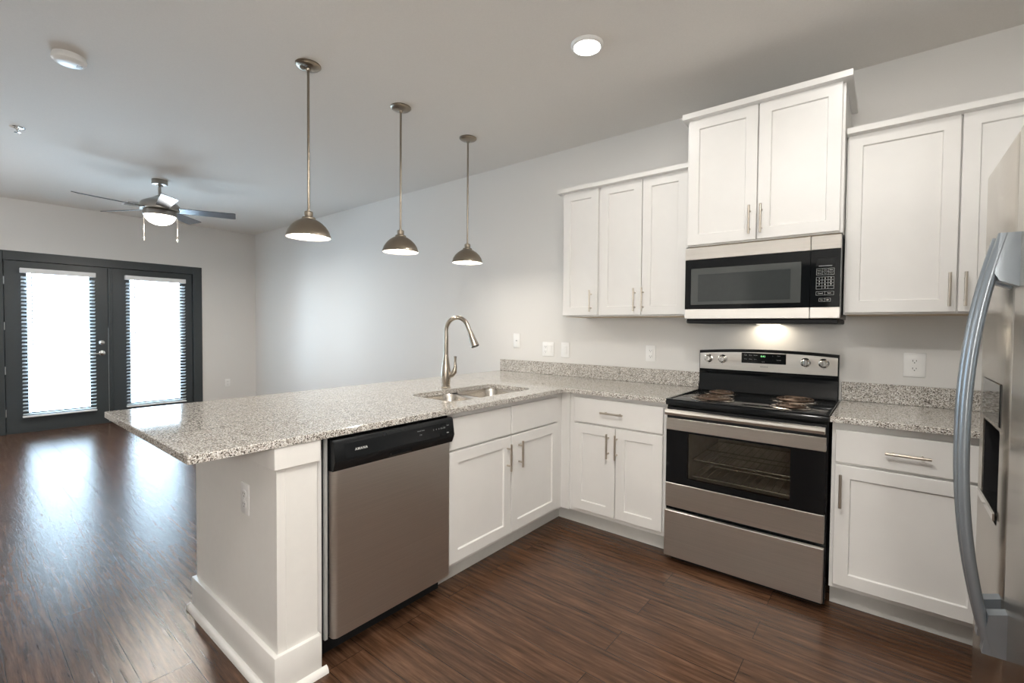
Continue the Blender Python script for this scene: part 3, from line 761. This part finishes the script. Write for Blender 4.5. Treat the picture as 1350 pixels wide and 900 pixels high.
part('dispenser_screen', B().box(-.003, .004, hy0-.004, hy1+.004, hz1+.008, 1.183, .002), 'smokeglass', fz, 'smoked grey dispenser screen')
part('dispenser_panel', B().box(-.001, .005, hy0, hy1, hz1+.010, 1.180), 'grey', fz)
part('drip_tray', B().box(-.003, .050, hy0+.006, hy1-.006, hz0+.020, hz0+.030, .003).box(-.008, -.002, hy0-.002, hy1+.002, hz0+.012, hz0+.034, .003), 'chrome', fz, 'chrome tray lip')
part('dispenser_paddle', B().prism([(.030, 1.04), (.045, 1.04), (.052, .93), (.044, .93)], 'Y', hy0+.07, hy0+.12), 'blackplastic', fz)
def bow(y):
    b = B(); pts = []; n = 40; zA, zB = .600, 1.520
    for i in range(n+1):
        t = i/n; z = zA+(zB-zA)*t; s = (2*t-1)
        x = -(.032 + .054*(1-abs(s)**2.2)); pts.append((x+.010, y, z))
    b.tube(pts, .0150, 18, flat=(.72, 1.0), ref=(1, 0, 0))
    return b
def bracket(y, z0, z1, flip):
    w = .0145; poly = [(.002, z0), (-.030, z0+(.014 if not flip else .0)), (-.038, z0+(.03 if not flip else 0)), (-.031, z1-(.0 if not flip else .03)), (-.030, z1-(0 if not flip else .012)), (.002, z1)]
    return B().prism(poly, 'Y', y-w, y+w)
for d_, y in ((fz, .036), (rd, -.040)):
    h = part('handle', bow(y), 'handlegrey', d_, 'bowed grey metal handle')
    part('handle_bracket', bracket(y, 1.405, 1.521, False), 'handlegrey', h)
    part('handle_bracket', bracket(y, .600, .700, True), 'handlegrey', h)
for y in (fy(FY1)-.10, fy(FY0)+.02): part('hinge_cover', B().box(.02, .14, y, y+.08, 1.742, 1.768, .006), 'grey', fr)

# ------------------------------------------------------------------ pendant lights
def pendant(loc, label):
    t = thing('pendant_light', label, 'pendant light', loc, group='pendant lights over the peninsula')
    part('canopy', B().lathe([(.066, 0), (.066, -.006), (.058, -.014), (.040, -.020), (.014, -.024), (.010, -.036), (.006, -.040)], (0, 0, 0), 36), 'pendantmetal', t)
    part('rod', B().cyl((0, 0, -.030), (0, 0, -.815), .0068, 14), 'pendantmetal', t)
    part('socket_cup', B().lathe([(.008, -.796), (.009, -.806), (.019, -.808), (.0225, -.812), (.0225, -.832), (.020, -.835), (.020, -.838), (.033, -.841), (.036, -.846), (.036, -.851), (.030, -.857)], (0, 0, 0), 28), 'pendantmetal', t)
    prof = [(.032, -.850), (.050, -.858), (.072, -.873), (.092, -.893), (.107, -.917), (.116, -.943), (.118, -.953)]
    s = part('shade', B().lathe(prof + [(.1165, -.953)] + [(r-.0025, z-.0012) for r, z in reversed(prof[:-1])], (0, 0, 0), 48, cap0=False, cap1=False), 'pendantmetal', t)
    part('shade_lining', B().lathe([(max(r-.0035, .004), z-.002) for r, z in prof[:-1]] + [(.1145, -.9525)], (0, 0, 0), 48, cap0=True, cap1=False), 'shadein', s, 'white inside of the shade')
    part('bulb', B().lathe([(.013, -.862), (.014, -.880), (.024, -.900), (.030, -.922), (.027, -.944), (.016, -.958), (.003, -.962)], (0, 0, 0), 24), 'bulb', t, 'glowing bulb')
    return t
PX = -.918
p1 = pendant((PX, -1.886, ZC), 'brushed nickel pendant lamp nearest the counter tip, largest and leftmost of three')
p2 = copy_thing(p1, (PX, -1.266, ZC), 'brushed nickel pendant lamp hanging between the two other pendants')
p3 = copy_thing(p1, (PX, -.644, ZC), 'brushed nickel pendant lamp nearest the wall, smallest and rightmost of three')
for y in (-1.886, -1.266, -.644):
    area_lamp('pendant_glow', (PX, y, ZC-.966), 2.0, .06, (1, .92, .82))

# ------------------------------------------------------------------ recessed ceiling light, smoke detector, sprinkler, vent
rl = thing('recessed_ceiling_light', 'round white ceiling light glowing above the kitchen', 'ceiling light', (.404, -1.108, ZC))
part('trim_ring', B().lathe([(.083, 0), (.083, -.006), (.078, -.014), (.070, -.018), (.066, -.016), (.066, 0)], (0, 0, 0), 48, cap0=False, cap1=False), 'white', rl)
part('lens', B().lathe([(.067, -.010), (.066, -.0175), (.04, -.021), (.002, -.022)], (0, 0, 0), 48), 'lens', rl, 'bright glowing lens')
area_lamp('recessed_lamp_light', (.404, -1.108, ZC-.026), 4.0, .13, WARM)
sd = thing('smoke_detector', 'round white smoke detector on the ceiling at the upper left', 'smoke detector', (-1.867, -2.719, ZC))
part('base', B().lathe([(.066, 0), (.066, -.010), (.062, -.011)], (0, 0, 0), 40), 'white', sd)
cv = part('cover', B().lathe([(.070, -.011), (.072, -.018), (.070, -.032), (.060, -.042), (.045, -.046), (.002, -.047)], (0, 0, 0), 40), 'white', sd)
part('vent_slot', B().box(-.008, .022, .028, .050, -.0475, -.0435, .001), 'grey', cv)
sp_ = thing('sprinkler_head', 'small chrome fire sprinkler on the ceiling near the left edge', 'sprinkler', (-3.445, -2.795, ZC))
part('escutcheon', B().lathe([(.042, 0), (.042, -.003), (.028, -.008), (.014, -.010)], (0, 0, 0), 28), 'chrome', sp_)
part('nozzle', B().lathe([(.010, -.008), (.010, -.020), (.005, -.022), (.005, -.038)], (0, 0, 0), 16), 'chrome', sp_)
df = B().lathe([(.018, -.038), (.018, -.0395), (.004, -.0405)], (0, 0, 0), 20)
for k in (-1, 1): df.tube([(k*.009, 0, -.018), (k*.012, 0, -.028), (k*.004, 0, -.039)], .0018, 8)
part('deflector', df, 'chrome', sp_)
vt = thing('ceiling_vent', 'small white ceiling air vent just behind the fan', 'vent', (-5.50, -1.712, ZC))
vf = B()
for x0, x1, y0, y1 in ((-.16, -.135, -.085, .085), (.135, .16, -.085, .085), (-.135, .135, -.085, -.062), (-.135, .135, .062, .085)): vf.box(x0, x1, y0, y1, -.008, -.0005, .002)
part('frame', vf, 'white', vt)
lvv = B()
for i in range(9):
    x = -.12+.03*i; lvv.prism([(x-.010, -.002), (x-.008, -.001), (x+.010, -.012), (x+.008, -.013)], 'Y', -.062, .062)
part('louvers', lvv, 'white', vt)
part('duct_backing', B().box(-.135, .135, -.062, .062, -.0009, -.0004), 'grey', vt)

# ------------------------------------------------------------------ ceiling fan
fn = thing('ceiling_fan', 'five-blade nickel ceiling fan with a lit glass bowl in the far room', 'ceiling fan', (-4.15, -1.778, ZC))
part('canopy', B().lathe([(.066, 0), (.067, -.004), (.066, -.040), (.060, -.046), (.030, -.050), (.026, -.060), (.016, -.064)], (0, 0, 0), 36), 'fanmetal', fn)
part('downrod', B().cyl((0, 0, -.06), (0, 0, -.17), .0135, 16), 'fanmetal', fn)
part('motor_housing', B().lathe([(.018, -.150), (.034, -.160), (.055, -.178), (.110, -.205), (.150, -.228), (.163, -.250), (.165, -.285), (.160, -.300), (.150, -.304)], (0, 0, 0), 48), 'fanmetal', fn)
lk = part('light_kit_ring', B().lathe([(.120, -.300), (.135, -.308), (.140, -.318), (.140, -.352), (.134, -.358)], (0, 0, 0), 48), 'fanmetal', fn)
part('glass_bowl', B().lathe([(.130, -.352), (.128, -.368), (.115, -.395), (.090, -.422), (.055, -.440), (.020, -.448), (.002, -.449)], (0, 0, 0), 40), 'bowl', lk, 'glowing white glass bowl')
def blade(th):
    b = B(); pit = math.radians(14)
    M = Matrix.Rotation(th, 4, 'Z') @ Matrix.Translation((0, 0, -.288)) @ Matrix.Rotation(-pit, 4, 'X')
    out = [(.150, -.052), (.64, -.068), (.655, -.062), (.645, .058), (.630, .066), (.150, .052)]
    tpv = [b.bm.verts.new(M @ Vector((x, y, .003))) for x, y in out]; bt = [b.bm.verts.new(M @ Vector((x, y, -.003))) for x, y in out]
    b.bridge(bt, tpv); b.cap(bt, True); b.cap(tpv); return b, M
for k in range(5):
    b, Mb = blade(math.radians(-7+72*k))
    bo = part('blade', b, 'blade', fn)
    a = B(); a.box(.10, .20, -.030, .030, .003, .008); a.bm.transform(Mb); part('blade_iron', a, 'fanmetal', bo)
for y, L in ((-.140, .245), (.140, .225)):
    yy = y*.98; c_ = B(); nb = 30
    c_.cyl((.03, yy, -.352), (.03, yy, -.352-L), .0016, 6)
    pc = part('pull_chain', c_, 'pull', fn)
    part('chain_fob', B().lathe([(.003, .030), (.0075, .024), (.0075, .004), (.004, 0)], (.03, yy, -.352-L-.028), 12), 'pull', pc)
area_lamp('fan_lamp_light', (-4.15, -1.778, ZC-.46), 30, .20, (1, .93, .83))
